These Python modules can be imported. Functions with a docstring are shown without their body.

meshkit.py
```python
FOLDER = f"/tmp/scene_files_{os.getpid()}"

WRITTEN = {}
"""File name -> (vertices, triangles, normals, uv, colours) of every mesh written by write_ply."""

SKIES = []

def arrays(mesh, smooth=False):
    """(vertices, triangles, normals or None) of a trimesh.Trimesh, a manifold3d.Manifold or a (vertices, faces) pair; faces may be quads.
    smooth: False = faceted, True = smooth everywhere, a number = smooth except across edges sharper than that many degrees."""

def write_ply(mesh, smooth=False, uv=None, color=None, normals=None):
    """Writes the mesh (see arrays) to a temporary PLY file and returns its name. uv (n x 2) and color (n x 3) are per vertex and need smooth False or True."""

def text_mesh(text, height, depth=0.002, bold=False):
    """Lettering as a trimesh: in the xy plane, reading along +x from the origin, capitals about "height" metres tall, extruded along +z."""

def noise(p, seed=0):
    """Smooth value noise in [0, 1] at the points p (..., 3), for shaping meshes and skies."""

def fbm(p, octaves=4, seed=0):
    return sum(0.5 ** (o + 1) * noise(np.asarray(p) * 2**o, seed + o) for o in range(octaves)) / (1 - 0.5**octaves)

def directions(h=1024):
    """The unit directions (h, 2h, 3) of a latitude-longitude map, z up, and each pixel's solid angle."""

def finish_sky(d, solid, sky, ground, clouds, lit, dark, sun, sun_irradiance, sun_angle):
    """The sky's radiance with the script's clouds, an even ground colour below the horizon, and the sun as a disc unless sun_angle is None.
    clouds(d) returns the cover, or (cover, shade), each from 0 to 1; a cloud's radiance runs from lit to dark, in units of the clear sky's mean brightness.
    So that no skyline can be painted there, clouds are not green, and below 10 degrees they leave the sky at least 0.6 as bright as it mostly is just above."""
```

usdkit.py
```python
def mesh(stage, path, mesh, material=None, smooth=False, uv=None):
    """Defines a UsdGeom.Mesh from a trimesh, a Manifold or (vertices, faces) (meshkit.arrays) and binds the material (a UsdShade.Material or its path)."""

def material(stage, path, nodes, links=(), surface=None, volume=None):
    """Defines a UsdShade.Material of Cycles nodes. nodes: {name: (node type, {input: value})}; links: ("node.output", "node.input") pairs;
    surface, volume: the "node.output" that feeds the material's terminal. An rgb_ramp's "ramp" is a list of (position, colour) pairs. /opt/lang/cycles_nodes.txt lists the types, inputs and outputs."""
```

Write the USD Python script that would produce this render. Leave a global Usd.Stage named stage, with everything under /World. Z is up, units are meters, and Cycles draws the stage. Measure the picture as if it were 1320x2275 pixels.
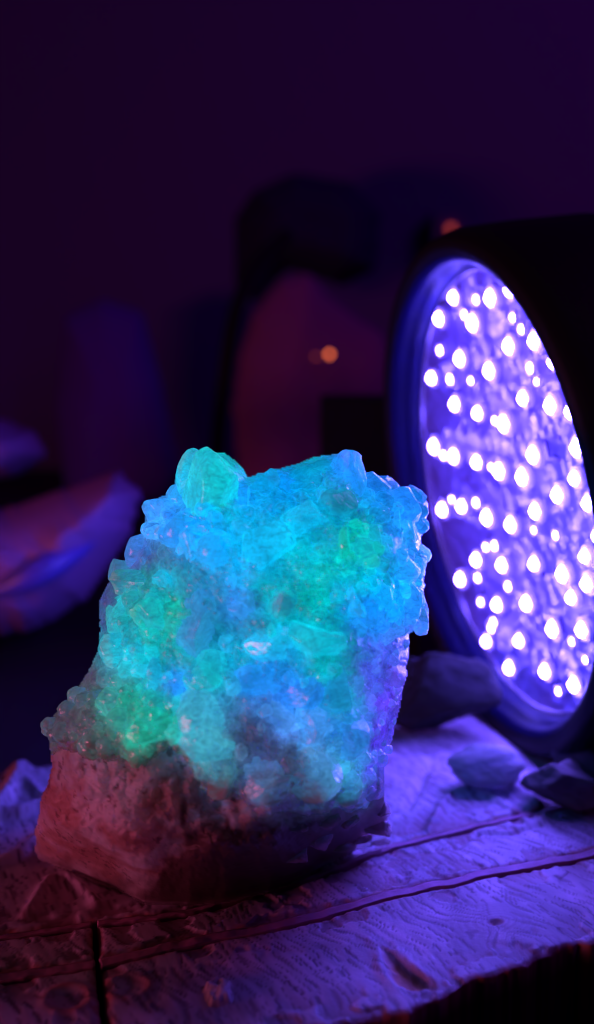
import math, numpy as np, trimesh, usdkit, meshkit
from scipy import ndimage
from pxr import Usd, UsdGeom, UsdLux, UsdShade, Gf, Sdf, Vt
import shapely
from shapely.geometry import Polygon, LineString
rng = np.random.default_rng(7)
stage = Usd.Stage.CreateInMemory()
UsdGeom.Xform.Define(stage, '/World'); UsdGeom.Scope.Define(stage, '/World/Looks')
# ------------------------------------------------------------------ camera
PW, PH = 1320., 2275.                       # the photograph's size, used as measuring units
EYE = np.array([0, 0, .085]); PITCH = math.radians(8); FPX = PH/2/math.tan(math.radians(25))
APER = 20.955; FOCAL = FPX/PW*APER
cam = UsdGeom.Camera.Define(stage, '/World/camera')
cam.CreateHorizontalApertureAttr(APER); cam.CreateFocalLengthAttr(FOCAL)
cam.CreateFStopAttr(FOCAL/3.2); cam.CreateFocusDistanceAttr(.167); cam.CreateExposureAttr(0.0)
cam.CreateClippingRangeAttr(Gf.Vec2f(.01, 20))
cam.AddTranslateOp().Set(Gf.Vec3d(*EYE)); cam.AddRotateXOp().Set(90-math.degrees(PITCH))
# ------------------------------------------------------------------ lamps of the room (dim)
def rect_light(name, pos, target, w, h, color, power):
    l = UsdLux.RectLight.Define(stage, '/World/'+name)
    l.CreateWidthAttr(w); l.CreateHeightAttr(h); l.CreateColorAttr(Gf.Vec3f(*color)); l.CreateIntensityAttr(power)
    z = np.array(pos, float)-np.array(target, float); z /= np.linalg.norm(z)
    x = np.cross([0, 0, 1.], z); x /= np.linalg.norm(x); y = np.cross(z, x)
    m = np.eye(4); m[0, :3], m[1, :3], m[2, :3], m[3, :3] = x, y, z, pos
    l.AddTransformOp().Set(Gf.Matrix4d(*m.ravel().tolist()))
rect_light('warm_room_light', (-.46, -.03, .05), (-.02, .17, .045), .25, .06, (1, .145, .34), 17.0)
rect_light('background_room_light', (.80, .30, .85), (.15, .85, .15), .4, .4, (.42, .02, .9), 2.4)
LED = np.array([1.5, .95, 11.0])            # colour of the lamp's diodes
LED_TIP = 18.0
# ------------------------------------------------------------------ helpers
def ray(x, y):
    x, y = np.asarray(x, float), np.asarray(y, float)
    a, b = (x-PW/2)/FPX, -(y-PH/2)/FPX
    c, s = math.cos(PITCH), math.sin(PITCH)
    return np.stack([a, c+b*s, -s+b*c], -1)
def at(x, y, d):                            # the point seen at photograph position x, y, at depth d
    return EYE+ray(x, y)*np.asarray(d)[..., None]
def gdepth(x, y, z=0.):
    rz = ray(x, y)[..., 2]
    return np.where(rz < -1e-6, (z-EYE[2])/np.minimum(rz, -1e-6), 99.)
def ground(x, y, z=0.): return at(x, y, gdepth(x, y, z))
def proj(P):
    q = np.asarray(P)-EYE; c, s = math.cos(PITCH), math.sin(PITCH)
    d = q[..., 1]*c-q[..., 2]*s; u = q[..., 1]*s+q[..., 2]*c
    return PW/2+FPX*q[..., 0]/d, PH/2-FPX*u/d, d
def lin(c):
    c = np.asarray(c, float)/255
    return np.where(c <= .04045, c/12.92, ((c+.055)/1.055)**2.4)
def fbm(p, o=4, seed=0): return meshkit.fbm(p, o, seed)
used = {}
def numbered(parent, name):
    k = parent+'/'+name; n = used.get(k, 0); used[k] = n+1
    return k if n == 0 else f'{k}_{n:03d}'
def obj(name, mesh, mat, parent=None, smooth=True, color=None, stain=None):
    p = numbered(str(parent.GetPath()) if parent else '/World', name)
    if isinstance(mesh, tuple):              # only the vertices in use
        v_, f_ = np.asarray(mesh[0], float), np.asarray(mesh[1], int); k_ = np.unique(f_)
        if len(k_) < len(v_):
            re_ = np.zeros(len(v_), int); re_[k_] = np.arange(len(k_)); mesh = (v_[k_], re_[f_]); color = None if color is None else color[k_]; stain = None if stain is None else stain[k_]
    m = usdkit.mesh(stage, p, mesh, mat, smooth)
    if color is not None:
        UsdGeom.PrimvarsAPI(m).CreatePrimvar('tone', Sdf.ValueTypeNames.Float3Array, 'vertex').Set(Vt.Vec3fArray.FromNumpy(np.asarray(color, np.float32)))
    if stain is not None: UsdGeom.PrimvarsAPI(m).CreatePrimvar('stain', Sdf.ValueTypeNames.FloatArray, 'vertex').Set(Vt.FloatArray.FromNumpy(np.asarray(stain, np.float32)))
    return m.GetPrim()
def tag(o, label=None, cat=None, group=None, kind=None):
    for k, v in (('label', label), ('category', cat), ('group', group), ('kind', kind)):
        if v: o.SetCustomDataByKey(k, v)
    return o
def thing(name, label, cat, group=None):
    return tag(UsdGeom.Xform.Define(stage, numbered('/World', name)).GetPrim(), label, cat, group)
def mat(name, nodes, links=(), surface='p.BSDF'):
    return usdkit.material(stage, '/World/Looks/'+name, nodes, links, surface=surface)
def plain(name, color, rough=.6, bump=0, scale=200, **kw):
    n = {'p': ('principled_bsdf', {'base_color': color, 'roughness': rough, **kw})}; l = []
    if bump:
        n['t'] = ('noise_texture', {'scale': scale, 'detail': 5, 'roughness': .6}); n['c'] = ('texture_coordinate', {})
        n['b'] = ('bump', {'strength': bump, 'distance': .001})
        l = [('c.object', 't.vector'), ('t.fac', 'b.height'), ('b.normal', 'p.normal')]
    return mat(name, n, l)
def grid_faces(n, m):
    i, j = np.meshgrid(np.arange(n-1), np.arange(m-1), indexing='ij'); a = (i*m+j).ravel()
    return np.stack([a, a+m, a+m+1, a+1], 1)
def tube(points, radii, sides=10, caps=True):
    p = np.asarray(points, float); t = np.gradient(p, axis=0); t /= np.linalg.norm(t, axis=1, keepdims=True)+1e-12
    a = np.cross(t, [0.01, 1., .02]); a /= np.linalg.norm(a, axis=1, keepdims=True); b = np.cross(t, a)
    ang = np.arange(sides)*2*np.pi/sides; r = np.broadcast_to(radii, len(p))
    v = (p[:, None]+r[:, None, None]*(np.cos(ang)[None, :, None]*a[:, None]+np.sin(ang)[None, :, None]*b[:, None])).reshape(-1, 3)
    i, j = np.meshgrid(np.arange(len(p)-1), np.arange(sides), indexing='ij')
    q = np.stack([i*sides+j, i*sides+(j+1) % sides, (i+1)*sides+(j+1) % sides, (i+1)*sides+j], -1).reshape(-1, 4)
    f = np.vstack([q[:, [0, 2, 1]], q[:, [0, 3, 2]]])
    if caps:
        n = len(v); v = np.vstack([v, p[0], p[-1]]); k = np.arange(sides); e = (len(p)-1)*sides
        f = np.vstack([f, np.stack([np.full(sides, n), k, (k+1) % sides], 1), np.stack([np.full(sides, n+1), e+(k+1) % sides, e+k], 1)])
    return v, f
def spline(pts, n):
    from scipy.interpolate import splprep, splev
    tck, _ = splprep(np.asarray(pts, float).T, s=0, k=min(3, len(pts)-1))
    return np.array(splev(np.linspace(0, 1, n), tck)).T
def lathe(profile, n=96):                   # profile: (radius, height) pairs, revolved about z
    pr = np.asarray(profile, float); ang = np.arange(n)*2*np.pi/n
    v = np.stack([pr[:, 0][:, None]*np.cos(ang), pr[:, 0][:, None]*np.sin(ang), np.repeat(pr[:, 1][:, None], n, 1)], -1).reshape(-1, 3)
    i, j = np.meshgrid(np.arange(len(pr)-1), np.arange(n), indexing='ij')
    return v, np.stack([i*n+j, i*n+(j+1) % n, (i+1)*n+(j+1) % n, (i+1)*n+j], -1).reshape(-1, 4)
ICO = {k: trimesh.creation.icosphere(subdivisions=k) for k in (2, 3, 4, 5)}
def blob(c, r, seed, sub=4, rough=.18, freq=2.2, facets=0, R=None, oct_=4, flat=None):
    s = ICO[sub]; d = np.array(s.vertices); g = np.random.default_rng(seed)
    rad = np.ones(len(d))
    if facets:
        ns = g.normal(size=(facets, 3)); ns /= np.linalg.norm(ns, axis=1, keepdims=True); off = g.uniform(.62, .92, facets)
        if flat is not None: ns, off = np.vstack([ns, flat]), np.append(off, .5)
        rad = 1/np.maximum((np.maximum(d@ns.T, 1e-3)/off), 1e-3).max(1); rad = np.minimum(rad, 1.15)
    rad = rad*(1+rough*2*(fbm(d*freq+seed*7.3, oct_, seed)-.5))
    v = d*rad[:, None]*np.asarray(r, float)
    if R is not None: v = v@np.asarray(R).T
    return v+np.asarray(c), np.array(s.faces)
def rot(g):
    q = g.normal(size=4); return trimesh.transformations.quaternion_matrix(q/np.linalg.norm(q))[:3, :3]
# ------------------------------------------------------------------ materials
def tone_mat(name, rough, bump, scale, dist=.0006, spec=.5, **kw):
    n = {'a': ('attribute', {'attribute': 'tone'}), 'c': ('texture_coordinate', {}), 't': ('noise_texture', {'scale': scale, 'detail': 6, 'roughness': .65}),
         'b': ('bump', {'strength': bump, 'distance': dist}), 'p': ('principled_bsdf', {'roughness': rough, 'specular_ior_level': spec, **kw})}
    return mat(name, n, [('a.color', 'p.base_color'), ('c.object', 't.vector'), ('t.fac', 'b.height'), ('b.normal', 'p.normal')])
M_wood = tone_mat('whitewashed_wood', .6, .12, 1500)
M_matrix = tone_mat('iron_stained_rock', .45, .45, 700, .0006, subsurface_weight=.55, subsurface_radius=(.005, .003, .003), subsurface_scale=1.0)
# fluorescent opal: what it emits is its own fluorescence, cloudy and streaked through the stone
def opal(name, gain, rough, ss, tr, bump):
    n = {'a': ('attribute', {'attribute': 'tone'}), 's': ('attribute', {'attribute': 'stain'}), 'bc': ('mix_color', {'a': (.065, .16, .28), 'b': (.46, .34, .34)}), 'inv': ('math', {'math_type': 'subtract', 'value1': 1.0}), 'mm': ('math', {'math_type': 'multiply'}), 'tw': ('math', {'math_type': 'multiply', 'value2': tr}), 'c': ('texture_coordinate', {}),
         'map': ('mapping', {'scale': (1.0, .8, .6), 'rotation': (.3, .5, .6)}), 'map2': ('mapping', {'scale': (.6, 1.0, 1.0), 'rotation': (.2, .7, -.5)}),
         'w': ('noise_texture', {'scale': 130, 'detail': 5, 'roughness': .62, 'distortion': 1.0}),
         'w2': ('noise_texture', {'scale': 950, 'detail': 6, 'roughness': .7, 'distortion': 1.6}),
         'r': ('map_range', {'from_min': .3, 'from_max': .7, 'to_min': .62, 'to_max': 1.36, 'clamp': True}),
         'r2': ('map_range', {'from_min': .3, 'from_max': .7, 'to_min': .56, 'to_max': 1.48, 'clamp': True}),
         'wv': ('noise_texture', {'scale': 300, 'detail': 3}), 'wm': ('vector_math', {'math_type': 'multiply_add', 'vector2': (.010, .010, .010)}),
         'v': ('voronoi_texture', {'scale': 85, 'feature': 'distance_to_edge', 'detail': 1.0, 'roughness': .6, 'lacunarity': 2.6}), 'rv': ('map_range', {'from_min': 0, 'from_max': .022, 'to_min': .72, 'to_max': 1, 'clamp': True}),
         'm1': ('math', {'math_type': 'multiply'}), 'm2': ('math', {'math_type': 'multiply'}), 'mul': ('vector_math', {'math_type': 'scale'}),
         'sp': ('noise_texture', {'scale': 1500, 'detail': 2}), 'rs': ('map_range', {'from_min': .68, 'from_max': .78, 'to_min': 0, 'to_max': .30, 'clamp': True}), 'add': ('vector_math', {'math_type': 'multiply_add', 'vector2': (.35, .7, 1)}),
         'bn': ('noise_texture', {'scale': 420, 'detail': 5, 'roughness': .6}), 'b': ('bump', {'strength': bump, 'distance': .0007}),
         'p': ('principled_bsdf', {'roughness': rough, 'ior': 1.45, 'specular_ior_level': .9, 'subsurface_weight': ss, 'subsurface_radius': (.004, .005, .008), 'subsurface_scale': 1.0, 'emission_strength': gain})}
    l = [('c.object', 'map.vector'), ('map.vector', 'w.vector'), ('c.object', 'map2.vector'), ('map2.vector', 'w2.vector'), ('c.object', 'bn.vector'), ('c.object', 'sp.vector'), ('c.object', 'wv.vector'),
         ('wv.color', 'wm.vector1'), ('c.object', 'wm.vector3'), ('wm.vector', 'v.vector'), ('v.distance', 'rv.value'), ('w.fac', 'r.value'), ('w2.fac', 'r2.value'), ('r.result', 'm1.value1'), ('r2.result', 'm1.value2'),
         ('m1.value', 'm2.value1'), ('rv.result', 'm2.value2'), ('a.color', 'mul.vector1'), ('s.fac', 'bc.fac'), ('bc.result', 'p.base_color'), ('s.fac', 'inv.value2'), ('inv.value', 'mm.value1'), ('m2.value', 'mm.value2'), ('mm.value', 'mul.scale'), ('inv.value', 'tw.value1'), ('tw.value', 'p.transmission_weight'),
         ('sp.fac', 'rs.value'), ('rs.result', 'add.vector1'), ('mul.vector', 'add.vector3'), ('mul.vector', 'p.emission_color'), ('bn.fac', 'b.height'), ('b.normal', 'p.normal')]
    return mat(name, n, l)
M_opal = opal('fluorescent_opal', 1.02, .12, .5, .06, .6)
M_clear = opal('clear_fluorescent_opal', 1.06, .07, .3, .38, .35)
M_polish = opal('polished_fluorescent_opal', 1.08, .08, .4, .10, .04)
M_black = plain('black_rubber', (.008, .008, .014), .6, .15, 900, specular_ior_level=.2)
M_bezel = plain('glossy_black_plastic', (.005, .004, .035), .42, specular_ior_level=.08)
M_ring = plain('bright_metal', (.12, .10, .12), .25, metallic=.6)
M_plate = mat('reflector_plate', {'c': ('texture_coordinate', {}), 'hm': ('math', {'math_type': 'add'}), 'v': ('voronoi_texture', {'scale': 240}), 't': ('noise_texture', {'scale': 260, 'detail': 4}), 'b': ('bump', {'strength': .8, 'distance': .002}),
    'p': ('principled_bsdf', {'base_color': (.27, .25, .52), 'metallic': .35, 'specular_ior_level': .5, 'roughness': .2})}, [('c.object', 'v.vector'), ('c.object', 't.vector'), ('v.distance', 'hm.value1'), ('t.fac', 'hm.value2'), ('hm.value', 'b.height'), ('b.normal', 'p.normal')])
M_tip = mat('diode_light', {'e': ('emission', {'color': tuple(LED/LED.max()), 'strength': LED.max()*LED_TIP})}, surface='e.emission')
M_dome = mat('diode_dome', {'e': ('emission', {'color': tuple(LED/LED.max()), 'strength': LED.max()*1.0})}, surface='e.emission')
M_glass = mat('clear_pane', {'f': ('fresnel', {'IOR': 1.45}), 't': ('transparent_bsdf', {}), 'g': ('glossy_bsdf', {'roughness': .05}), 'm': ('mix_closure', {})},
    [('f.fac', 'm.fac'), ('t.BSDF', 'm.closure1'), ('g.BSDF', 'm.closure2')], surface='m.closure')
# ------------------------------------------------------------------ wall and floor of the room, far out of focus
def box_mesh(x0, x1, y0, y1, z0, z1): return trimesh.creation.box(bounds=[[x0, y0, z0], [x1, y1, z1]])
M_wall = plain('dim_plaster', (.14, .10, .34), .9, .3, 40)
tag(obj('wall', box_mesh(-1.2, 1.2, 1.0, 1.05, -.5, 1.4), M_wall, smooth=False), kind='structure')
M_floor = plain('dark_floor', (.05, .04, .06), .7)
tag(obj('dark_table', box_mesh(-.7, .7, .06, .97, -.03, -.0142), plain('dark_table_top', (.012, .010, .02), .7), smooth=False), 'dark table top under the whitewashed board, lost in shadow', 'table')
tag(obj('floor', box_mesh(-1.2, 1.2, -.6, .998, -.55, -.5), M_floor, smooth=False), kind='structure')

# ------------------------------------------------------------------ the wooden board
A = math.radians(23.5); EA, EB = np.array([math.cos(A), math.sin(A)]), np.array([-math.sin(A), math.cos(A)])
def loc(P): P = np.asarray(P)[..., :2]; return np.stack([P@EA, P@EB], -1)
G = lambda pts: ground(np.array(pts, float)[:, 0], np.array(pts, float)[:, 1])
edge_front = loc(G([(560, 2335), (760, 2262), (900, 2240), (960, 2215), (1080, 2168), (1200, 2130), (1320, 2088), (1400, 2062)]))
edge_front = np.vstack([[edge_front[0, 0]-.08, edge_front[0, 1]+.000], edge_front, [edge_front[-1, 0]+.06, edge_front[-1, 1]+.006]])
line_1 = loc(G([(0, 2172), (200, 2140), (450, 2085), (640, 2050), (870, 1985), (1100, 1935), (1320, 1893)]))
line_2 = loc(G([(0, 2082), (200, 2052), (410, 2026), (700, 1945), (870, 1880), (1140, 1815), (1320, 1775)]))
def ext(l): return np.vstack([l[0]+(l[0]-l[-1])*.6, l, l[-1]+(l[-1]-l[0])*.6])
line_1, line_2 = ext(line_1), ext(line_2)
crack = loc(G([(205, 1940), (212, 2000), (210, 2050), (214, 2120), (222, 2190), (228, 2240), (240, 2320)]))[::-1]     # s as a function of t
back_t = .225
fl = lambda l, s: np.interp(s, l[:, 0], l[:, 1])
cs = lambda t: np.interp(t, crack[:, 1], crack[:, 0])
def dist_line(P, pts):                      # distance of points P from a polyline drawn on the board
    l = LineString(pts); return shapely.distance(shapely.points(P), l)
ridges = [([(955, 1842), (985, 1785), (1010, 1760), (1040, 1752), (1090, 1770), (1140, 1800), (1165, 1822)], .0009, .0009),
          ([(875, 1697), (985, 1682), (1110, 1730), (1185, 1780), (1203, 1815)], .0016, .0010),
          ([(905, 1790), (930, 1750), (948, 1705), (1000, 1690)], .0010, -.0012),
          ([(60, 2035), (110, 1955), (150, 1948), (190, 1985), (215, 2012)], .0010, .0011),
          ([(-40, 1850), (20, 1760), (70, 1670), (110, 1620)], .0015, .0022),
          ([(-60, 1830), (40, 1815), (100, 1790), (200, 1780)], .0013, .0020),
          ([(-30, 1930), (40, 1905), (90, 1860), (200, 1830)], .0012, .0016),
          ([(-60, 1690), (10, 1700), (60, 1740), (120, 1800)], .0012, .0012),
          ([(1010, 1880), (1060, 1850), (1130, 1850), (1200, 1830)], .0008, -.0007)]
ridges = [(loc(G(p)), w, h) for p, w, h in ridges]
knot = loc(G([(1100, 2052)]))[0]
curls = [(loc(G([(283, 2192)]))[0], .0030), (loc(G([(152, 2218)]))[0], .0031)]
gouge = Polygon(loc(G([(838, 2092), (880, 2120), (945, 2165), (975, 2195), (930, 2200), (880, 2190), (862, 2150)])))
flake = Polygon(loc(G([(455, 2195), (480, 2180), (515, 2188), (512, 2230), (470, 2235)])))
PAINT, GRAIN, BARE = np.array([.50, .40, .50]), np.array([.09, .035, .08]), np.array([.36, .10, .08])
def strokes(S, T, cw, ch, chance, seed):     # open pores of the wood: short dark strokes along its grain
    S = S+T*.13; out = np.zeros(S.shape); I, J = np.floor(S/cw), np.floor(T/ch)
    h = lambda i, j, k: np.modf(np.abs(np.sin(i*127.1+j*311.7+k*74.7+seed*19.3)*43758.5453))[0]
    for di in (-1, 0, 1):
        for dj in (-1, 0, 1):
            i, j = I+di, J+dj
            cx, cy = (i+.15+.7*h(i, j, 1))*cw, (j+.1+.8*h(i, j, 2))*ch
            L, w = ch*(.22+.42*h(i, j, 3)), cw*(.07+.10*h(i, j, 4)); y = (T-cy)/L
            d = np.abs(S-cx-.06*(T-cy)*(h(i, j, 5)-.5)*4)/(w*np.sqrt(np.clip(1-y*y, 1e-4, 1)))
            out = np.maximum(out, np.clip(1.6-d*1.1, 0, 1)*(np.abs(y) < 1)*(h(i, j, 6) < chance*2)*(.5+.5*h(i, j, 7)))
    return out
def plank(name, lo, hi, s0, s1, parent, step=.00034, label=None, bare=False):
    """a strip of the board: lo(s), hi(s) its long edges; s0(t), s1(t) its ends"""
    tm0, tm1 = lo(0.)*.5+hi(0.)*.5, 0
    a, b = s0(tm0), s1(tm0)
    ns = max(int((b-a)/step), 4); nt = max(int(max(hi(np.linspace(a, b, 9))-lo(np.linspace(a, b, 9)))/step), 4)
    S0, Q = np.meshgrid(np.linspace(0, 1, ns), np.linspace(0, 1, nt), indexing='ij')
    S = a+(b-a)*S0; T = lo(S)+(hi(S)-lo(S))*Q
    S = s0(T)+(s1(T)-s0(T))*S0; T = lo(S)+(hi(S)-lo(S))*Q
    P = np.stack([S, T], -1); E = np.minimum(np.minimum(T-lo(S), hi(S)-T), np.minimum(S-s0(T), s1(T)-S))
    nse = lambda fs, ft, o, sd: fbm(np.stack([S*fs, T*ft, 0*S+sd], -1), o, sd)
    h = .0005*(nse(90, 60, 3, 1)-.5)+.00005*(nse(900, 160, 3, 2)-.5)
    warp = .004*(nse(70, 70, 2, 5)-.5)+.0012*(nse(300, 200, 2, 9)-.5)
    kd = np.linalg.norm((P-knot)*[1, 1.5], axis=-1); kr = np.exp(-(kd/.0065)**2)
    swirl = warp+.0035*kr*np.sign(S-knot[0])
    dash = np.maximum(strokes(S+swirl*1.2, T, .0019, .0052, .5, 3), .85*strokes(S+swirl*1.2, T, .0012, .0030, .34, 4))
    dash = dash*np.clip(.35+1.6*nse(110, 110, 3, 15), 0, 1)
    stain = np.clip((nse(90, 90, 4, 21)-.50)/.2, 0, 1)
    wear = np.clip(1-E/.0011+1.6*(nse(500, 500, 4, 8)-.5), 0, 1)*(E < .003)
    rings = kr*(.5+.5*np.sin(kd*5200+6*nse(300, 300, 3, 4)))
    streak = fbm(np.stack([(S+swirl)*1100, T*45, 0*S], -1), 4, 25)[..., None]
    col = PAINT*(1-.40*stain[..., None])*(.55+.90*streak)*(.9+.2*nse(60, 60, 2, 33)[..., None])
    col = col*(1-dash[..., None])+GRAIN*dash[..., None]
    col = col*(1-.55*rings[..., None])+GRAIN*1.5*(.55*rings[..., None])
    core = np.exp(-(kd/.0011)**2)[..., None]; col = col*(1-core*.7)+BARE*.9*core*.7
    h += -.00007*dash-.00005*rings-.0007*np.exp(-(kd/.001)**2)+.0004*kr
    col = col*(1-.85*wear[..., None])+BARE*.85*wear[..., None]
    h -= .0006*np.clip(1-E/.0012, 0, 1)**2*(.5+nse(600, 600, 3, 12))
    F = P.reshape(-1, 2)
    for pts, w, hh in ridges:
        d = dist_line(F, pts).reshape(S.shape); h += hh*np.exp(-(d/w)**2)*(.7+.6*nse(300, 300, 2, 17))
    for c, r in curls:
        d = np.linalg.norm(P-c, axis=-1)
        h += (.0003*np.exp(-((d-r)/.0008)**2)-.0003*np.exp(-(d/(.6*r))**2))*(.4+1.2*nse(300, 300, 2, 18)); k = (np.exp(-((d-r*.95)/.0009)**2)*np.clip(2*nse(260, 260, 3, 19)-.4, 0, 1))[..., None]*.8; col = col*(1-k)+BARE*1.2*k
    chip = np.clip((nse(240, 240, 4, 66)-.52)/.05, 0, 1)*np.clip(1-E/.009, 0, 1)*(1-float(bare)); h -= .0004*chip; col = col*(1-.8*chip[..., None])+np.array([.22, .07, .09])*.8*chip[..., None]
    gi = -shapely.distance(shapely.points(F), gouge.exterior).reshape(S.shape)*np.where(shapely.contains(gouge, shapely.points(F)).reshape(S.shape), 1, -1)
    gi = gi+.0016*(nse(600, 400, 3, 47)-.5); inside = np.clip(-gi/.0013, 0, 1); h -= .0011*inside*(.6+.8*nse(700, 300, 3, 6)); h += .0003*np.exp(-((gi-.0006)/.0007)**2)*nse(500, 500, 2, 48)
    col = col*(1-inside[..., None])+np.array([.55, .20, .10])*inside[..., None]
    fi = shapely.contains(flake, shapely.points(F)).reshape(S.shape)*np.clip(2*nse(900, 900, 3, 44)-.3, 0, 1); h += .0009*fi; col = col+.25*fi[..., None]
    if bare:
        col = np.array([.33, .13, .22])*(.75+.6*nse(500, 300, 4, 61))[..., None]*np.ones(3); h = .0004*(nse(450, 450, 4, 71)-.5)-.00012
    # rough ends of the strip
    xy = S[..., None]*EA+T[..., None]*EB
    top = np.concatenate([xy, h[..., None]], -1).reshape(-1, 3)
    n = len(top); rim = np.concatenate([np.arange(ns)*nt, (ns-1)*nt+np.arange(1, nt), (np.arange(ns-1)[::-1])*nt+nt-1, np.arange(nt-1)[::-1][:-1]]) if ns > 1 else None
    low1 = top[rim].copy(); low1[:, 2] -= .0022+.0016*fbm(low1*400, 3, 5); low2 = low1.copy(); low2[:, 2] = -.013
    V = np.vstack([top, low1, low2]); m = len(rim); k = np.arange(m); k2 = (k+1) % m
    f = grid_faces(ns, nt)
    w1 = np.stack([rim[k], n+k, n+k2, rim[k2]], 1); w2 = np.stack([n+k, n+m+k, n+m+k2, n+k2], 1)
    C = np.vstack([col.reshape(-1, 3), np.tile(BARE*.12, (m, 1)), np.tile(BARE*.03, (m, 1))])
    fq = np.vstack([f, w1, w2])
    # facing up
    nz = np.cross(V[fq[0, 1]]-V[fq[0, 0]], V[fq[0, 2]]-V[fq[0, 0]])[2]
    if nz < 0: fq = fq[:, ::-1]
    o = obj(name, (V, fq), M_wood, parent, True, np.clip(C, .01, .9))
    return tag(o, label) if label else o
board = thing('wooden_board', 'worn whitewashed wooden board with carved grooves under the glowing mineral', 'board')
gap = .00004; B1 = .0011; B2 = .0007                     # half width of the bare bead along each groove
jag = lambda s: .0034*(fbm(np.stack([np.asarray(s)*140, 0*np.asarray(s), 0*np.asarray(s)], -1), 4, 51)-.5)+.0012*(fbm(np.stack([np.asarray(s)*520, 0*np.asarray(s), 0*np.asarray(s)], -1), 3, 55)-.5)
jl = lambda l, sd: (lambda s: fl(l, s)+.0008*(fbm(np.stack([np.asarray(s)*300, 0*np.asarray(s), 0*np.asarray(s)], -1), 4, sd)-.5))
f0 = lambda s: fl(edge_front, s)+jag(s)
l1, l2 = jl(line_1, 61), jl(line_2, 62)
SL, SR = (lambda t: 0*t-.075), (lambda t: 0*t+.185)
cL = lambda t: cs(t)-.00045+.0005*(fbm(np.stack([np.asarray(t)*700, 0*t, 0*t], -1), 3, 71)-.5); cR = lambda t: cs(t)+.00045+.0005*(fbm(np.stack([np.asarray(t)*700, 0*t, 0*t], -1), 3, 72)-.5)
for (a, b) in ((SL, cL), (cR, SR)):
    plank('plank', f0, lambda s: l1(s)-B1, a, b, board)
    plank('plank', lambda s: l1(s)+B1, lambda s: l2(s)-B2, a, b, board)
    plank('wood_bead', lambda s: l1(s)-B1+gap, lambda s: l1(s)+B1-gap, a, b, board, bare=True)
    plank('wood_bead', lambda s: l2(s)-B2+gap, lambda s: l2(s)+B2-gap, a, b, board, bare=True)
plank('carved_panel', lambda s: l2(s)+B2, lambda s: 0*s+back_t+.01*(fbm(np.stack([np.asarray(s)*40, 0*s, 0*s], -1), 3, 91)-.5), SL, SR, board, step=.0005)
obj('underside', box_mesh(-.075, .185, .13, .235, -.01415, -.0133).apply_transform(trimesh.transformations.rotation_matrix(A, [0, 0, 1])), M_floor, board, False)

# ------------------------------------------------------------------ the mineral
sil = [(75, 1890), (80, 1830), (92, 1770), (112, 1705), (104, 1610), (128, 1572), (185, 1512), (216, 1450), (222, 1400), (219, 1345), (235, 1298), (290, 1245), (318, 1165), (332, 1112), (385, 1088), (398, 1042), (440, 1006), (500, 1006), (530, 1025), (553, 1060),
       (600, 1044), (670, 1024), (700, 1012), (750, 1008), (800, 1010), (812, 1052), (862, 1056), (900, 1090), (938, 1096), (952, 1122), (942, 1180), (938, 1230), (945, 1300), (945, 1395), (912, 1412), (905, 1500), (890, 1570), (878, 1625), (858, 1690), (852, 1770), (866, 1812), (856, 1878)]
bottom = [(856, 1878), (800, 1887), (745, 1915), (690, 1945), (600, 1985), (500, 2008), (420, 2015), (320, 2012), (250, 1975), (160, 1942), (90, 1915), (75, 1890)]
STEP = 3.0
GX, GY = np.meshgrid(np.arange(50, 985, STEP), np.arange(985, 2035, STEP))
wob = lambda sd: 10*(fbm(np.stack([GX/26, GY/26, 0*GX+sd], -1), 3, sd)-.5)
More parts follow.
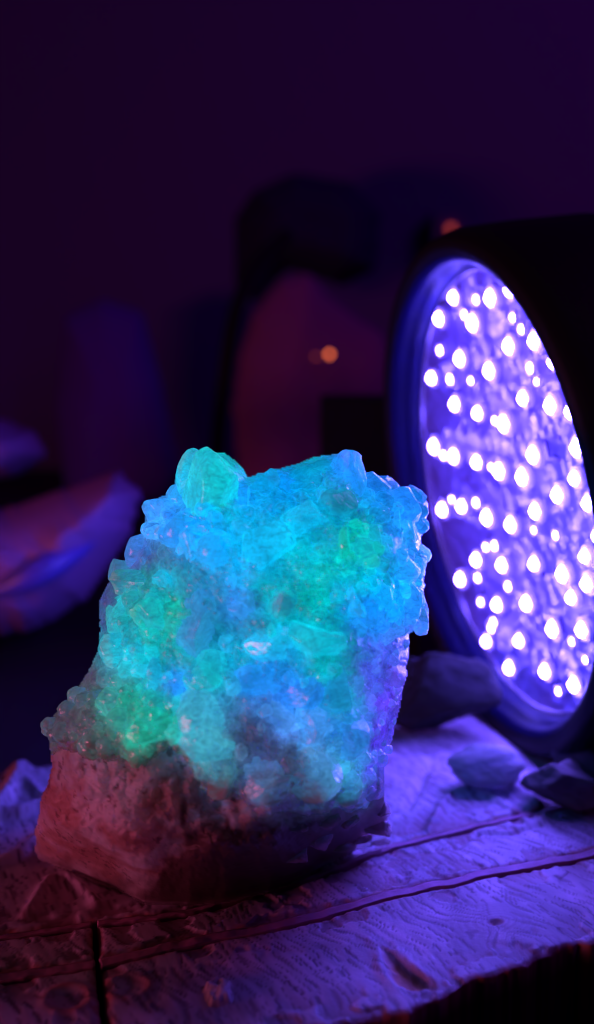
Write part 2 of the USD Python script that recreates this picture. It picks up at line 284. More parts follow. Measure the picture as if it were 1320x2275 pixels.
inside = shapely.contains_xy(Polygon(sil+bottom[1:-1]), GX+wob(3), GY+wob(4))
below = shapely.contains_xy(Polygon([(60, 1885)]+bottom[::-1]+[(990, 1870), (990, 2300), (60, 2300)]), GX, GY)
d_out = ndimage.distance_transform_edt(inside | below)*STEP          # distance from the upper outline
bx, by = np.array(bottom)[::-1].T; o_ = np.argsort(bx); bx, by = bx[o_], by[o_]
bot_y = np.interp(GX, bx, by); db = np.maximum(bot_y-GY, 0)
prof = lambda d, R: np.sqrt(np.clip(1-(1-np.clip(d/R, 0, 1))**2, 0, 1))
relief = (fbm(np.stack([GX/95, GY/95, 0*GX], -1), 5, 11)-.5)
ysil = .176+.004*(1700-GY)/700*(GY < 1700)
micro = np.abs(fbm(np.stack([GX/15, GY/22, 0*GX], -1), 3, 16)-.5)
fine = np.abs(fbm(np.stack([GX/42, GY/42, 0*GX], -1), 5, 12)-.5)
base_front = ysil-.023*prof(d_out, 235)-.0095*relief*prof(d_out, 60)-.006*fine-.0022*micro
base_smooth = ysil-.023*prof(d_out, 235)-.008*relief*prof(d_out, 60)-.0035*fine-.004*(fbm(np.stack([GX/55, GY/55, 0*GX], -1), 4, 15)-.5)
wb = np.exp(-(db/70)**2); gcon = np.minimum(gdepth(GX, ndimage.gaussian_filter1d(bot_y, 26, axis=1)), gdepth(GX, bot_y))
base_front = base_front*(1-wb)+gcon*wb
base_smooth = base_smooth*(1-wb)+gcon*wb
base_back = ysil+.030*prof(d_out, 260)*(.9+.5*(fbm(np.stack([GX/90, GY/90, 0*GX], -1), 3, 31)-.5))
bl = np.array([(40, 1690), (160, 1672), (230, 1690), (320, 1705), (385, 1655), (410, 1690), (440, 1745), (480, 1790), (520, 1765), (545, 1790), (580, 1820), (640, 1800), (700, 1800), (760, 1812), (800, 1795), (850, 1775), (990, 1775)], float)
bline = np.interp(GX+40*(fbm(np.stack([GX/30, GY/30, 0*GX], -1), 4, 41)-.5), bl[:, 0], bl[:, 1])+60*(fbm(np.stack([GX/34, GY/60, 0*GX], -1), 4, 42)-.5)
def solid(mask, yf, yb):
    """a closed body between a front and a back depth sheet, lying on the board where it reaches it"""
    mask = ndimage.binary_fill_holes(ndimage.binary_opening(mask))
    lab, n = ndimage.label(mask)
    if n > 1: mask = lab == 1+np.argmax(ndimage.sum(mask, lab, range(1, n+1)))
    g0 = gdepth(GX, GY, .0004)
    yf, yb = np.minimum(yf, g0), np.minimum(yb, g0); yb = np.maximum(yb, yf+.0002)
    idx = -np.ones(mask.shape, int); idx[mask] = np.arange(mask.sum()); n = int(mask.sum())
    V = np.vstack([at(GX[mask], GY[mask], yf[mask]), at(GX[mask], GY[mask], yb[mask])])
    c = np.stack([idx[:-1, :-1], idx[1:, :-1], idx[1:, 1:], idx[:-1, 1:]], -1).reshape(-1, 4); q = c[(c >= 0).all(1)]
    e = np.concatenate([q[:, [0, 1]], q[:, [1, 2]], q[:, [2, 3]], q[:, [3, 0]]]); key = {(a, b) for a, b in e.tolist()}
    w = np.array([(a, b) for a, b in e.tolist() if (b, a) not in key])
    F = np.vstack([q, q[:, ::-1]+n, np.stack([w[:, 1], w[:, 0], w[:, 0]+n, w[:, 1]+n], 1)])
    keep = np.unique(F); re = -np.ones(2*n, int); re[keep] = np.arange(len(keep))
    return V[keep], re[F]
Z = """440 1030 0 165 195;500 1020 0 178 188;495 1085 0 205 150;420 1080 10 150 218;470 1060 0 188 172;540 1095 15 130 238;350 1120 60 140 250;330 1165 70 150 240;375 1150 40 130 250;400 1190 20 140 240;430 1150 0 140 230;460 1200 0 150 225;
320 1220 45 85 165;300 1250 55 70 140;365 1225 50 110 135;255 1290 60 65 130;235 1330 60 75 150;230 1380 60 90 150;310 1290 10 145 130;280 1310 15 140 120;350 1300 20 140 130;375 1290 10 160 190;330 1360 0 168 120;270 1370 15 160 140;260 1430 10 175 180;280 1460 10 180 195;370 1400 0 170 130;340 1440 5 160 140;240 1420 40 140 170;
200 1500 66 66 92;230 1520 60 85 95;180 1560 64 70 84;140 1610 62 56 76;250 1570 40 130 110;300 1560 20 140 120;350 1600 15 150 125;310 1640 25 150 125;395 1600 15 145 120;230 1640 60 85 92;300 1680 55 105 100;200 1640 66 58 72;
440 1310 30 110 170;480 1330 40 110 170;440 1400 50 105 170;490 1420 20 130 180;420 1450 20 140 170;470 1500 10 140 160;400 1520 40 120 240;390 1350 10 150 130;530 1340 60 120 235;550 1250 0 145 230;600 1200 0 155 215;560 1220 10 150 225;650 1220 0 165 200;590 1310 0 150 180;640 1340 5 150 165;620 1400 0 150 190;700 1330 0 160 170;680 1420 0 165 190;720 1480 0 160 185;740 1420 0 155 185;650 1450 20 140 220;600 1480 30 120 230;570 1520 40 120 235;640 1540 50 110 240;700 1560 20 140 230;760 1560 20 150 190;540 1450 0 140 190;470 1580 60 130 190;440 1600 60 140 190;
640 1080 0 140 235;600 1060 0 150 230;700 1040 0 168 195;760 1040 30 130 245;800 1040 50 105 235;690 1110 0 150 220;760 1110 20 135 165;700 1150 0 155 205;760 1150 0 150 190;800 1190 0 165 150;770 1220 0 172 158;820 1220 20 160 140;740 1200 20 150 190;850 1080 20 90 190;900 1110 25 110 225;930 1150 40 100 215;880 1150 30 130 235;880 1200 40 130 235;920 1230 50 112 225;900 1290 10 140 245;930 1320 55 110 225;880 1350 10 140 240;930 1390 70 105 225;860 1280 10 150 220;830 1300 0 150 210;800 1280 0 160 180;820 1350 20 120 235;840 1390 30 120 225;
850 1440 75 75 205;880 1430 85 70 210;880 1500 90 60 215;860 1560 85 45 215;840 1500 65 85 215;850 1620 75 40 210;830 1700 65 45 200;840 1650 70 42 205;830 1760 60 48 175;780 1600 30 140 210;740 1620 40 130 215;690 1600 60 130 225;790 1680 40 130 190;760 1720 50 135 180;700 1680 70 125 190;640 1620 70 110 200;580 1580 60 110 200;555 1630 58 58 90;540 1600 60 85 135;600 1660 60 66 115;570 1680 55 58 105;560 1730 66 80 140;610 1740 70 100 160;660 1750 60 66 105;720 1780 60 112 160;780 1780 50 110 170;480 1660 70 120 150;500 1700 60 110 130;450 1650 60 130 150;650 1690 60 55 70;640 1750 50 40 62;480 1790 60 50 66;300 1760 30 16 20;700 1850 8 4 12"""
Z = np.array([[float(x) for x in e.split()] for e in Z.replace('\n', '').split(';')])
ZC = lin(Z[:, 2:])
for a_, b_, k_ in ((0, 12, (.7, .84, .80)), (12, 18, (.9, .72, .76)), (18, 29, (.5, .76, .92)), (29, 41, (.9, .95, .76)), (41, 70, (.6, .92, .74)), (70, 100, (.55, .88, .78)), (100, 109, (1, .76, .82)), (109, len(Z), (1.1, 1.05, .95))): ZC[a_:b_] *= k_
ZC[:, 2] = np.maximum(ZC[:, 2], .72*ZC[:, 1])
ZC[18:29] = .65*ZC[18:29]+.35*ZC[18:29].mean(0)
from scipy.spatial import cKDTree
ZT = cKDTree(Z[:, :2])
def fluo(P, bright=1.0):                    # the stone's own fluorescence: zones of green, cyan and blue opal with ragged borders
    x, y, _ = proj(P); q = P*650
    x = x+34*(fbm(q, 4, 81)-.5)*2*.7; y = y+34*(fbm(q, 4, 82)-.5)*2*.7
    d, i = ZT.query(np.stack([x, y], -1), k=7); w = 1/(d+8)**2.6; w /= w.sum(1, keepdims=True)
    c = (ZC[i]*w[..., None]).sum(1)
    v = .80+.40*fbm(P*1500, 4, 83)
    vein = np.clip(1-np.abs(fbm(P*420+3, 4, 84)-.5)/.018, 0, 1)*np.clip(4*(fbm(P*160, 2, 85)-.45), 0, 1)
    c = c*np.array([.8, 1.03, .97])
    return np.clip(c*v[:, None]*np.asarray(bright)+.22*vein[:, None]*np.array([.15, .75, 1.])*c.max(1, keepdims=True), 0, 2)
INC = [(565, 1332, 24, 20, 0.54), (632, 1345, 22, 26, 0.54), (858, 1128, 12, 26, 0.31), (868, 1275, 16, 18, 0.54), (800, 1345, 8, 20, 0.34), (560, 1630, 42, 58, 0.48), (600, 1690, 34, 44, 0.36), (650, 1690, 36, 42, 0.44), (640, 1750, 40, 50, 0.65), (700, 1650, 26, 22, 0.34), (860, 1500, 16, 30, 0.27),
       (880, 1560, 14, 30, 0.34), (850, 1250, 22, 20, 0.24), (760, 1110, 40, 22, 0.20), (150, 1600, 60, 50, 0.31), (215, 1650, 60, 40, 0.34), (190, 1520, 36, 40, 0.31), (270, 1275, 50, 22, 0.12), (330, 1235, 30, 16, 0.14), (245, 1340, 14, 60, 0.12), (450, 1400, 50, 60, 0.06), (700, 1760, 26, 24, 0.41), (540, 1740, 22, 40, 0.34)]
def stain_of(P):                            # iron-brown inclusions, and the ragged foot where crystal grades into stone
    x, y, _ = proj(P); n1 = fbm(P*900, 4, 101); n2 = fbm(P*380, 4, 102); n3 = fbm(P*2100, 3, 103); s = np.zeros(len(P))
    x = x+36*(n1-.5); y = y+36*(n2-.5)
    for a, b, c, d, k in INC: s = np.maximum(s, k*np.clip(1.5-(((x-a)/c)**2+((y-b)/d)**2)-1.6*(n3-.4), 0, 1))
    g = np.interp(x, bl[:, 0], bl[:, 1]); w = np.interp(x, [60, 250, 380, 460, 620, 800], [40, 40, 50, 80, 120, 70])
    return np.clip(np.maximum(s, np.clip(1-(g-y)/w+1.5*(n2-.5)+.7*(n3-.5), 0, 1)*.92), 0, 1)
mineral = thing('mineral_specimen', 'rough mineral chunk glowing green, cyan and blue above a brown stone base', 'mineral')
d_line = np.maximum(bline-GY, 0)
crust_f = base_front-.0022*prof(d_line, 46)
cv, cf = solid(inside & (GY < bline), crust_f, np.minimum(base_back+.001, crust_f+.05))
obj('crystal_body', (cv, cf), M_opal, mineral, True, fluo(cv), stain_of(cv))
mv, mf = solid(inside & (GY > bline-70), base_smooth+.0003-.0004*(fbm(np.stack([GX/16, GY/16, 0*GX], -1), 4, 92)-.5)*4*(1-wb), base_back)
mx, my, _ = proj(mv)
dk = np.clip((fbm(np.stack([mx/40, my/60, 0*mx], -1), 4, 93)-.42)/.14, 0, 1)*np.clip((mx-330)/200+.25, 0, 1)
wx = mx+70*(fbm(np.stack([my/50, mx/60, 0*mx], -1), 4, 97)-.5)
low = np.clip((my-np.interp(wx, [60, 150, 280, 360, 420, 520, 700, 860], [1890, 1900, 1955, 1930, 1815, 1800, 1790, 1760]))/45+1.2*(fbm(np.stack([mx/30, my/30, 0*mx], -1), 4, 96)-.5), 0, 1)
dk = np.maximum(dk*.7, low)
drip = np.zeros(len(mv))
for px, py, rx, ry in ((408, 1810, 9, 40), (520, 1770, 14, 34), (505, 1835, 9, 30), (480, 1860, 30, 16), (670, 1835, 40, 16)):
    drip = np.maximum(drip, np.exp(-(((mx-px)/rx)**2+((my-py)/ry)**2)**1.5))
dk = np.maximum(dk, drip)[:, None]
cloud = np.clip((fbm(mv*170, 4, 98)-.38)/.25, 0, 1)[:, None]
pit = np.clip((fbm(mv*np.array([900, 900, 520]), 4, 99)-.60)/.07, 0, 1)*np.clip((fbm(mv*150, 3, 100)-.38)/.15, 0, 1)
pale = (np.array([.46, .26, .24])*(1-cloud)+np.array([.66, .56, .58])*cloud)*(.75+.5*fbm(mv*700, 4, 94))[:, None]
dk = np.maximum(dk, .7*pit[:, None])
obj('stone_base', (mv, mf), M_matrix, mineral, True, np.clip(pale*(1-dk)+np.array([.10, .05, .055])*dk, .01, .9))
knob_rng = np.random.default_rng(77)
smooth_in = base_smooth[inside]
def rock_knobs(spots, tone):
    kt = cKDTree(np.stack([GX[inside], GY[inside]], -1))
    for x, y, q in spots:
        d_ = smooth_in[kt.query([x, y])[1]]; S_ = d_/FPX
        c_ = at(x, y, d_+.55*q*S_); c_[2] = max(c_[2], q*S_*.55)
        v_, f_ = blob(c_, (q*S_*knob_rng.uniform(.8, 1.3), q*S_*.8, q*S_*knob_rng.uniform(.6, .95)), int(x+y), 4, .10, 2.5, 9)
        v_[:, 2] = np.maximum(v_[:, 2], .0004)
        obj('rock_knob', (v_, f_), M_matrix, mineral, True, np.clip(np.array(tone)*(.6+.8*fbm(v_*700, 4, 5))[:, None], .01, .9))
rock_knobs([(835, 1835, 34), (800, 1860, 26), (848, 1800, 24), (760, 1880, 24), (715, 1862, 28), (660, 1900, 26), (775, 1822, 24), (730, 1822, 20), (845, 1868, 18), (665, 1838, 20)], (.16, .085, .08))
tree = cKDTree(np.stack([GX[inside], GY[inside]], -1)); cfr, bfr = crust_f[inside], base_back[inside]
def surf(x, y): return cfr[tree.query([x, y])[1]]
def lobe(x, y, rx, ry, sink=.45, facets=0, seed=0, rough=.16, back=False, bright=None, m=M_opal, sub=4, ang=0, deep=None, kind='crystal_lobe', freq=2.2, flat=None):
    g = np.random.default_rng(seed+1000)
    d = surf(x, y); S = d/FPX; rd = (deep or .5*(rx+ry))*S
    c = at(x, y, d+sink*rd) if not back else at(x, y, bfr[tree.query([x, y])[1]]-sink*rd)
    ca, sa = math.cos(math.radians(ang)), math.sin(math.radians(ang))
    R = np.array([[ca, 0, sa], [0, 1, 0], [-sa, 0, ca]])
    v, f = blob(c, (rx*S, rd, ry*S), seed, sub, rough+(.10 if not facets else -.02), freq, facets, R, flat=flat)
    b = bright if bright is not None else g.uniform(.80, 1.24)
    tint = 1+g.uniform(-.08, .08, 3)
    obj(kind, (v, f), m, mineral, True, (.72*fluo(c[None]+0*v, 1)+.28*fluo(v, 1))*np.clip(.85+.3*fbm(v*900, 3, seed % 50), .7, 1.2)[:, None]*b*tint, stain_of(v))
hand = [  # x, y, rx, ry, facets, angle
    (470, 1085, 76, 84, 12, 10), (425, 1055, 30, 52, 6, 5), (352, 1140, 36, 36, 9, 0), (348, 1180, 28, 24, 9, 20), (392, 1110, 22, 30, 6, 0), (400, 1180, 34, 40, 8, 30), (590, 1085, 44, 40, 0, 0), (640, 1085, 38, 42, 6, 0), (700, 1070, 52, 52, 0, 0),
    (772, 1060, 40, 54, 9, 4), (835, 1090, 36, 38, 5, 0), (900, 1130, 44, 44, 0, 0), (690, 1160, 64, 46, 0, 0), (585, 1215, 66, 52, 7, -25), (530, 1190, 34, 36, 8, 0), (480, 1225, 40, 44, 8, 0), (430, 1215, 36, 44, 8, 10),
    (785, 1225, 66, 54, 0, 0), (750, 1120, 40, 34, 5, 0), (845, 1160, 34, 34, 0, 0), (905, 1195, 34, 40, 0, 0), (890, 1260, 40, 36, 0, 0), (925, 1260, 22, 40, 0, 0), (905, 1340, 42, 50, 0, 0), (850, 1320, 34, 40, 5, 0), (815, 1355, 34, 46, 0, -20), (930, 1370, 20, 34, 0, 0), (865, 1390, 36, 30, 0, 0),
    (370, 1290, 36, 38, 0, -15), (305, 1300, 62, 42, 0, 0), (345, 1370, 54, 52, 0, 0), (268, 1370, 38, 44, 0, 0), (270, 1440, 44, 46, 0, 0), (350, 1450, 44, 46, 0, 0), (443, 1390, 54, 116, 9, 0), (530, 1345, 34, 52, 8, -10), (640, 1330, 92, 56, 9, 0), (735, 1330, 56, 50, 9, 0), (600, 1420, 56, 46, 8, 0), (700, 1430, 80, 60, 9, 0),
    (470, 1500, 60, 50, 8, 0), (570, 1520, 52, 44, 8, 30), (660, 1540, 56, 46, 8, -20), (740, 1530, 50, 56, 8, 0), (325, 1540, 66, 56, 0, 0), (345, 1610, 66, 46, 0, 0), (250, 1560, 44, 42, 0, 0), (460, 1620, 72, 90, 8, -12), (490, 1720, 40, 52, 7, 0), (610, 1600, 40, 40, 9, 0), (690, 1620, 52, 50, 9, 0), (770, 1630, 46, 54, 8, 0), (590, 1730, 52, 60, 8, 0), (700, 1720, 56, 56, 8, 0), (770, 1740, 44, 46, 0, 0), (310, 1220, 26, 44, 8, 20), (270, 1270, 30, 28, 7, 0)]
for k, (x, y, rx, ry, fa, an) in enumerate(hand):
    lobe(x, y, rx, ry, .62 if fa == 0 else .5, fa or 16, k+1, .12 if fa == 0 else .08, ang=an, m=M_clear if k % 5 == 3 else M_opal, sub=5 if rx+ry > 100 else 4, kind='crystal_lobe' if fa == 0 else 'crystal_block')
# polished faces that mirror the lamp towards the viewer
lamp_at = at(1071.2, 1106.4, .24)
for k, (x, y, rx, ry, an) in enumerate([(790, 1345, 24, 40, -18), (768, 1215, 20, 40, 0), (545, 1105, 18, 40, -8), (838, 1195, 18, 34, -15), (860, 1290, 20, 30, 0), (882, 1160, 16, 30, -10), (735, 1480, 16, 22, -20), (800, 1395, 18, 24, -15), (905, 1255, 18, 30, 0), (775, 1125, 16, 18, 0), (790, 1030, 18, 28, 0), (880, 1370, 20, 26, -12), (690, 1545, 16, 24, 10), (640, 1575, 14, 20, 0), (860, 1225, 14, 26, -10), (740, 1420, 12, 20, 0), (915, 1310, 16, 26, 0), (605, 1400, 10, 18, 0)]):
    P_ = at(x, y, surf(x, y)); hv = (lamp_at-P_)/np.linalg.norm(lamp_at-P_)+(EYE-P_)/np.linalg.norm(EYE-P_)
    hv = hv/np.linalg.norm(hv)+rng.normal(size=3)*.06; hv /= np.linalg.norm(hv)
    lobe(x, y, rx, ry, .05, 7, 300+k, .04, ang=0, m=M_polish, sub=4, kind='polished_crystal', flat=hv)
poly_small = Polygon(sil[3:40])
def scatter(n, poly, r0, r1, sink, fa=0, seed=0, kind='globule', sub=3, mm=(M_opal,), back=False):
    g = np.random.default_rng(seed); a, b, c, d = poly.bounds; k = 0
    while k < n:
        x, y = g.uniform(a, c), g.uniform(b, d)
        if not shapely.contains_xy(poly, x, y): continue
        r = g.uniform(r0, r1); k += 1
        lobe(x, y, r*g.uniform(.85, 1.2), r*g.uniform(.85, 1.2), sink, fa, seed*1000+k, .12, back, m=mm[k % len(mm)], sub=sub, kind=kind)
left = Polygon([(112, 1600), (185, 1520), (225, 1440), (400, 1480), (410, 1640), (330, 1690), (230, 1680), (120, 1650)])
scatter(70, left, 10, 26, .35, 0, 21, 'globule', 3, (M_opal, M_clear))
scatter(26, Polygon([(228, 1290), (330, 1240), (390, 1330), (380, 1480), (240, 1460)]), 9, 22, .3, 0, 22, 'globule', 3, (M_opal, M_clear))
scatter(46, Polygon([(815, 1075), (940, 1105), (935, 1395), (850, 1410), (790, 1250)]), 9, 22, .35, 0, 23, 'globule', 3, (M_clear, M_opal))
scatter(60, Polygon([(835, 1420), (903, 1420), (876, 1620), (850, 1700), (850, 1780), (810, 1780), (815, 1600)]), 7, 17, .4, 7, 24, 'crystal_grain', 2)
scatter(40, Polygon([(430, 1480), (800, 1480), (830, 1700), (780, 1790), (560, 1790), (420, 1650)]), 7, 19, .3, 8, 25, 'crystal_grain', 2, (M_opal, M_clear))
scatter(14, Polygon([(400, 1180), (830, 1080), (840, 1440), (480, 1460)]), 8, 20, .35, 8, 26, 'crystal_grain', 2, (M_opal, M_clear))
scatter(60, poly_small.buffer(-40), 24, 56, .8, 8, 27, 'crystal_lobe', 3, (M_opal,), True)

scatter(60, Polygon([(780, 1040), (940, 1100), (940, 1395), (850, 1420), (740, 1250)]), 8, 20, .3, 9, 28, 'crystal_grain', 3, (M_clear,))
scatter(30, Polygon([(340, 1110), (420, 1090), (540, 1180), (440, 1260), (320, 1230)]), 10, 24, .35, 8, 29, 'crystal_grain', 3, (M_clear, M_opal))
# ------------------------------------------------------------------ the ultraviolet lamp
LD = .24; LN = np.array([-.9578226, -.24102837, -.15646467]); LN /= np.linalg.norm(LN)
LC = at(1071.2, 1106.4, LD); k_ = LD/.215
LU = np.cross([0, 0, 1], LN); LU /= np.linalg.norm(LU); LV = np.cross(LN, LU); LM = np.stack([LU, LV, LN], 1)
r_open, r_pl, dep, r_out = .04572*k_, .04418*k_, .0052*k_, .0512*k_
place = lambda m: (np.asarray(m[0])@LM.T+LC, m[1])
lamp = thing('ultraviolet_lamp', 'round black ultraviolet lamp with lit violet diodes facing the mineral', 'lamp')
obj('outer_rim', place(lathe([(r_out-.0012, -.030), (r_out, -.028), (r_out+.0006, -.012), (r_out+.0006, -.002), (r_out-.0006, .0016), (r_out-.002, .0026), (r_open+.0028, .0026), (r_open+.0012, .0016)])), M_black, lamp)
obj('bezel', place(lathe([(r_open+.0012, .0017), (r_open+.0002, .0010), (r_open-.0003, -.0004), (r_open-.0004, -.0022), (r_open-.0010, -.0027), (r_open-.0012, -dep+.0012), (r_pl-.0002, -dep+.0002)])), M_bezel, lamp)
obj('retaining_ring', place(lathe([(r_pl+.0002, -dep-.0004), (r_pl-.0003, -dep+.0006), (r_pl-.0008, -dep+.0004), (r_pl-.0009, -dep-.0004)])), M_ring, lamp)
obj('reflector_plate', place(lathe([(r_pl, -dep-.0002), (r_pl*.66, -dep-.0002), (r_pl*.33, -dep-.0002), (1e-5, -dep-.0002)])), M_plate, lamp)
obj('lens_cover', place(lathe([(r_open-.0011, -.0030), (1e-5, -.0030)])), M_glass, lamp)
hs = [(r_out-.0012, -.030), (r_out-.006, -.038), (.036, -.058), (.024, -.072), (.0205, -.080), (.0205, -.150), (.022, -.152), (.022, -.170), (.018, -.174), (1e-5, -.174)]
obj('housing', place(lathe(hs, 72)), M_black, lamp, 40)
def on_plate(x, y, up=0.):                  # where the line of sight meets the diode plate
    r = ray(x, y); p0 = LC-LN*(dep-up); t = ((p0-EYE)@LN)/(r@LN); P = EYE+r*t-LC
    return np.array([P@LU, P@LV])
big = """1002 662;1083 663;970 709;1044 719;1124 770;1180 759;1016 798;1081 825;954 841;1126 644;1223 805;1005 899;1056 919;1113 943;1156 886;1216 902;1261 916;959 993;1003 1015;1054 1028;1103 1048;1178 1012;1274 997;1232 1101;1299 1120;1270 1064;1154 1061;978 1133;1021 1126;
1076 1151;1129 1167;1183 1137;1053 1245;1110 1257;1181 1254;1293 1237;1243 1277;1297 1299;1018 1288;1099 1345;1164 1342;1263 1329;1322 1192;1076 1426;1148 1425;1221 1399;1286 1401;1126 1485;1205 1493;1269 1523;1335 1340;1345 1260"""
small = """1056 666;1137 706;1156 732;976 779;998 843;1045 846;1175 818;1191 848;984 1012;1056 1117;1003 1110;1078 1216;1097 1213;1185 1178;1060 1284;1127 1303;1067 1338;1095 1383;1269 1426;1299 1466;1239 1536;1090 1038;1098 935;1090 1395;1030 700;1233 1190"""
rd = lambda s: [tuple(float(v) for v in e.split()) for e in s.replace('\n', '').split(';')]
M_cup = plain('white_reflector', (.5, .46, .6), .4)
def diode(x, y, r, hgt):
    u, v = on_plate(x, y, hgt*.8)
    if math.hypot(u, v) > r_pl-r*.6: s = (r_pl-r*.9)/math.hypot(u, v); u, v = u*s, v*s
    a = np.linspace(0, np.pi/2, 6); b0 = -dep
    body = [(r, b0), (r, b0+hgt*.45)]; tip = [(r*math.cos(t)+1e-6, b0+hgt*.45+hgt*.55*math.sin(t)) for t in a]
    sh = lambda m: place((np.asarray(m[0])+[u, v, 0], m[1]))
    o = obj('diode', sh(lathe([(a_*1.2, b_) for a_, b_ in body], 4)), M_dome, lamp)
    obj('diode_lens', sh(lathe([(a_*1.22, b_) for a_, b_ in tip], 4)), M_tip, o)
    obj('reflector_cup', sh(lathe([(r*1.02, b0+.0001), (r*1.5, b0+.0005), (r*1.9, b0+.0010), (r*2.0, b0+.0009), (r*2.05, b0)], 18)), M_cup, o)
for x, y in rd(big): diode(x, y, .0012*rng.uniform(.88, 1.18), .0024)
for x, y in rd(small): diode(x, y, .00062*rng.uniform(.8, 1.3), .0012)
M_chip = plain('dark_chip', (.05, .02, .08), .4)
for x, y, w, l, an in ((1205, 1255, .0007, .0050, 20), (1218, 1000, .0007, .0045, 10), (1236, 1020, .0040, .0006, 0), (1238, 972, .0036, .0006, 8), (1192, 1350, .0007, .004, 15), (1178, 1425, .0006, .0036, 10), (1180, 905, .0006, .003, 0), (1250, 1390, .001, .0036, 20), (1040, 1062, .0034, .0008, 10), (1150, 1140, .0008, .0024, -20), (1060, 950, .003, .0008, 30), (1232, 1465, .0006, .004, 10)):
    u, v = on_plate(x, y); b = trimesh.creation.box([w, l, .0007]).apply_transform(trimesh.transformations.rotation_matrix(math.radians(an), [0, 0, 1])); b.apply_translation([u, v, -dep+.0003])
    obj('circuit_chip', place((np.array(b.vertices), np.array(b.faces))), M_chip, lamp, False)

# ------------------------------------------------------------------ small stones about the lamp
M_st1 = plain('greenish_quartz', (.20, .20, .20), .6, .5, 300, subsurface_weight=.2, subsurface_radius=(.003, .004, .005), subsurface_scale=1.0)
M_st2 = plain('grey_brown_stone', (.10, .075, .08), .75, .6, 300)
M_st3 = plain('dark_stone', (.006, .005, .006), .9, .6, 300)
def stone(x, y, d, r, seed, m, label, facets=7):
    c = at(x, y, d); v, f = blob(c, r, seed, 4, .25, 1.6, facets)
    v[:, 2] += .0003-v[:, 2].min()
    return tag(obj('loose_stone', (v, f), m, None, 35), label, 'stone')
stone(1085, 1690, .217, (.0074, .005, .0042), 5, M_st1, 'small dull greenish translucent stone lying before the lower rim of the lamp', 0)
stone(1255, 1765, .209, (.0080, .006, .0042), 8, M_st2, 'rough brownish stone fragment at the right edge below the lamp')
stone(972, 1590, .25, (.0115, .009, .0085), 14, M_st3, 'dark grey stone half hidden between the glowing mineral and the lamp', 5)
stone(1300, 1705, .224, (.006, .006, .005), 17, M_st2, 'small dark stone behind the brownish fragment under the lamp')

# ------------------------------------------------------------------ blurred things behind
def cushion(pts, d, thick, seed, n=60):
    """a soft body with the given outline (photograph positions at depth d)"""
    P = Polygon(pts).buffer(20).buffer(-40).buffer(20); a, b, c, e = P.bounds
    X, Y = np.meshgrid(np.linspace(a-5, c+5, n), np.linspace(b-5, e+5, n)); m = shapely.contains_xy(P, X, Y)
    D = ndimage.distance_transform_edt(m); D = D/max(D.max(), 1); t = thick*prof(D, .8)
    nz = fbm(np.stack([X/70, Y/70, 0*X+seed], -1), 3, seed)-.5
    idx = -np.ones(m.shape, int); idx[m] = np.arange(m.sum()); k = int(m.sum())
    V = np.vstack([at(X[m], Y[m], (d-t+.22*thick*nz*D)[m]), at(X[m], Y[m], (d+t)[m])])
    q = np.stack([idx[:-1, :-1], idx[1:, :-1], idx[1:, 1:], idx[:-1, 1:]], -1).reshape(-1, 4); q = q[(q >= 0).all(1)]
    e = np.concatenate([q[:, [0, 1]], q[:, [1, 2]], q[:, [2, 3]], q[:, [3, 0]]]); key = {(a, b) for a, b in e.tolist()}
    w = np.array([(a, b) for a, b in e.tolist() if (b, a) not in key])
    return V, np.vstack([q, q[:, ::-1]+k, np.stack([w[:, 1], w[:, 0], w[:, 0]+k, w[:, 1]+k], 1)])
M_cloth_r = plain('reddish_cloth', (.32, .11, .38), .9, .3, 120)
M_cloth_k = plain('black_cloth', (.004, .004, .045), .9, .3, 120)
M_cloth_v = plain('violet_cloth', (.12, .04, .60), .85, .3, 120)
M_cloth_p = plain('pale_cloth', (.32, .16, .38), .6, .4, 90)
M_amber = mat('amber_glow', {'e': ('emission', {'color': (1, .16, .04), 'strength': 3.2})}, surface='e.emission')
M_amber2 = mat('faint_amber_glow', {'e': ('emission', {'color': (1, .12, .06), 'strength': .5})}, surface='e.emission')
cu = thing('reddish_cushion', 'blurred reddish cushion with a tiny amber light, behind the mineral', 'cushion')
obj('cushion_body', cushion([(515, 900), (530, 780), (560, 690), (620, 620), (690, 600), (740, 660), (860, 740), (900, 900), (880, 1180), (540, 1180), (520, 980)], .70, .02, 3), M_cloth_r, cu)
obj('indicator_light', blob(at(732, 787, .655), (.0016,)*3, 1, 2, 0), M_amber, cu)
obj('indicator_light', blob(at(702, 792, .66), (.0012,)*3, 1, 2, 0), M_amber2, cu)
arc = spline([at(505, 1200, .60), at(482, 1080, .60), at(486, 960, .60), at(500, 830, .60), at(522, 700, .60), at(570, 590, .62), at(640, 520, .64)], 50)
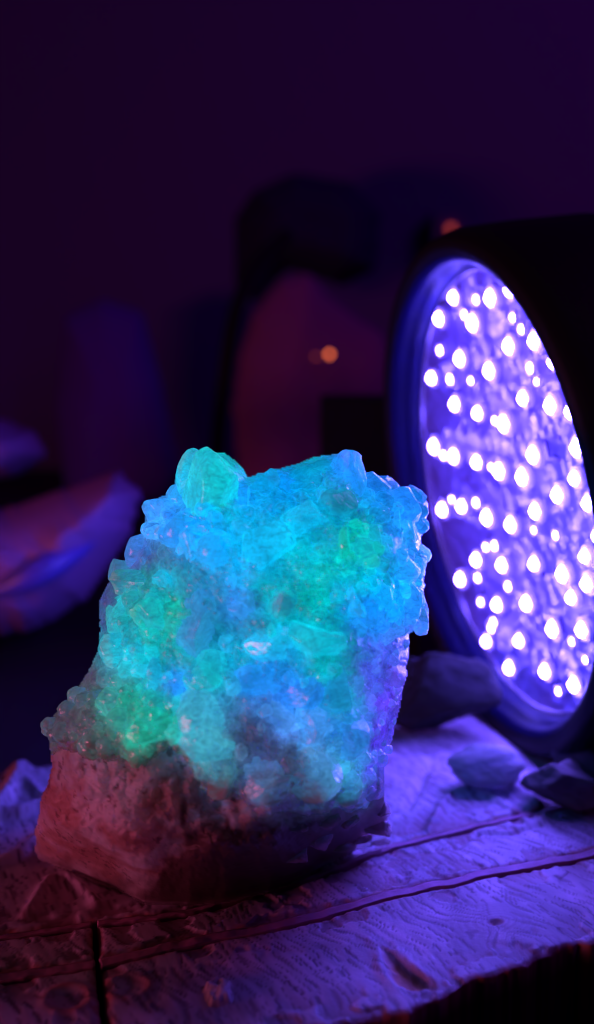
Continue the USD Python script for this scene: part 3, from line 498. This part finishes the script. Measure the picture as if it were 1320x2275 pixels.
tag(obj('cable_loop', tube(arc, .0042), M_black), 'thick dark cable arching over the blurred reddish cushion', 'cable')
tag(obj('dark_bag', cushion([(520, 480), (560, 420), (650, 380), (780, 400), (850, 470), (840, 600), (760, 640), (640, 600), (570, 680), (520, 640)], .80, .05, 5), plain('dark_plum_cloth', (.018, .006, .10), .9)), 'black shapeless bag hanging blurred above the reddish cushion', 'bag')
tag(obj('dark_case', trimesh.creation.box(bounds=[[at(715, 890, .37)[0], .355, -.0139], [at(925, 890, .37)[0], .40, at(800, 886, .355)[2]]]), M_black, None, False), 'small black box standing between the mineral and the lamp rim', 'box')
tag(obj('hanging_cloth', cushion([(140, 700), (230, 660), (320, 690), (360, 850), (400, 1050), (330, 1200), (150, 1150), (120, 900)], .80, .03, 7), M_cloth_v), 'dim violet cloth hanging blurred at the left behind the mineral', 'cloth')
cc = thing('crumpled_cloth', 'pale crumpled cloth with a bright fold, blurred at the left edge', 'cloth')
obj('cloth_fold', cushion([(-250, 1130), (0, 1130), (150, 1080), (260, 1040), (320, 1090), (290, 1200), (200, 1330), (90, 1400), (-250, 1460)], .37, .045, 11), M_cloth_p, cc)
obj('cloth_fold', cushion([(-250, 930), (0, 925), (80, 960), (110, 1010), (40, 1060), (-250, 1100)], .42, .045, 13), M_cloth_p, cc)
fold = spline([at(-40, 1325, .325), at(30, 1300, .325), at(90, 1268, .325), at(160, 1228, .33), at(230, 1180, .335)], 30)
obj('cloth_edge', tube(fold, (.0045*np.sin(np.linspace(.15, np.pi-.1, 30)))), plain('shiny_cloth', (.12, .10, .5), .35), cc)

db_ = thing('distant_light', 'faint amber light glowing far behind, above the lamp', 'light')
wp = at(995, 515, 1.0/ray(995, 515)[1])
obj('light_socket', trimesh.creation.box([.03, .02, .03]).apply_translation(wp-[0, .008, 0]), M_wall, db_, False)
obj('bulb', blob(wp-[0, .022, 0], (.0035,)*3, 3, 2, 0), mat('dim_amber_glow', {'e': ('emission', {'color': (1, .10, .08), 'strength': .6})}, surface='e.emission'), db_)
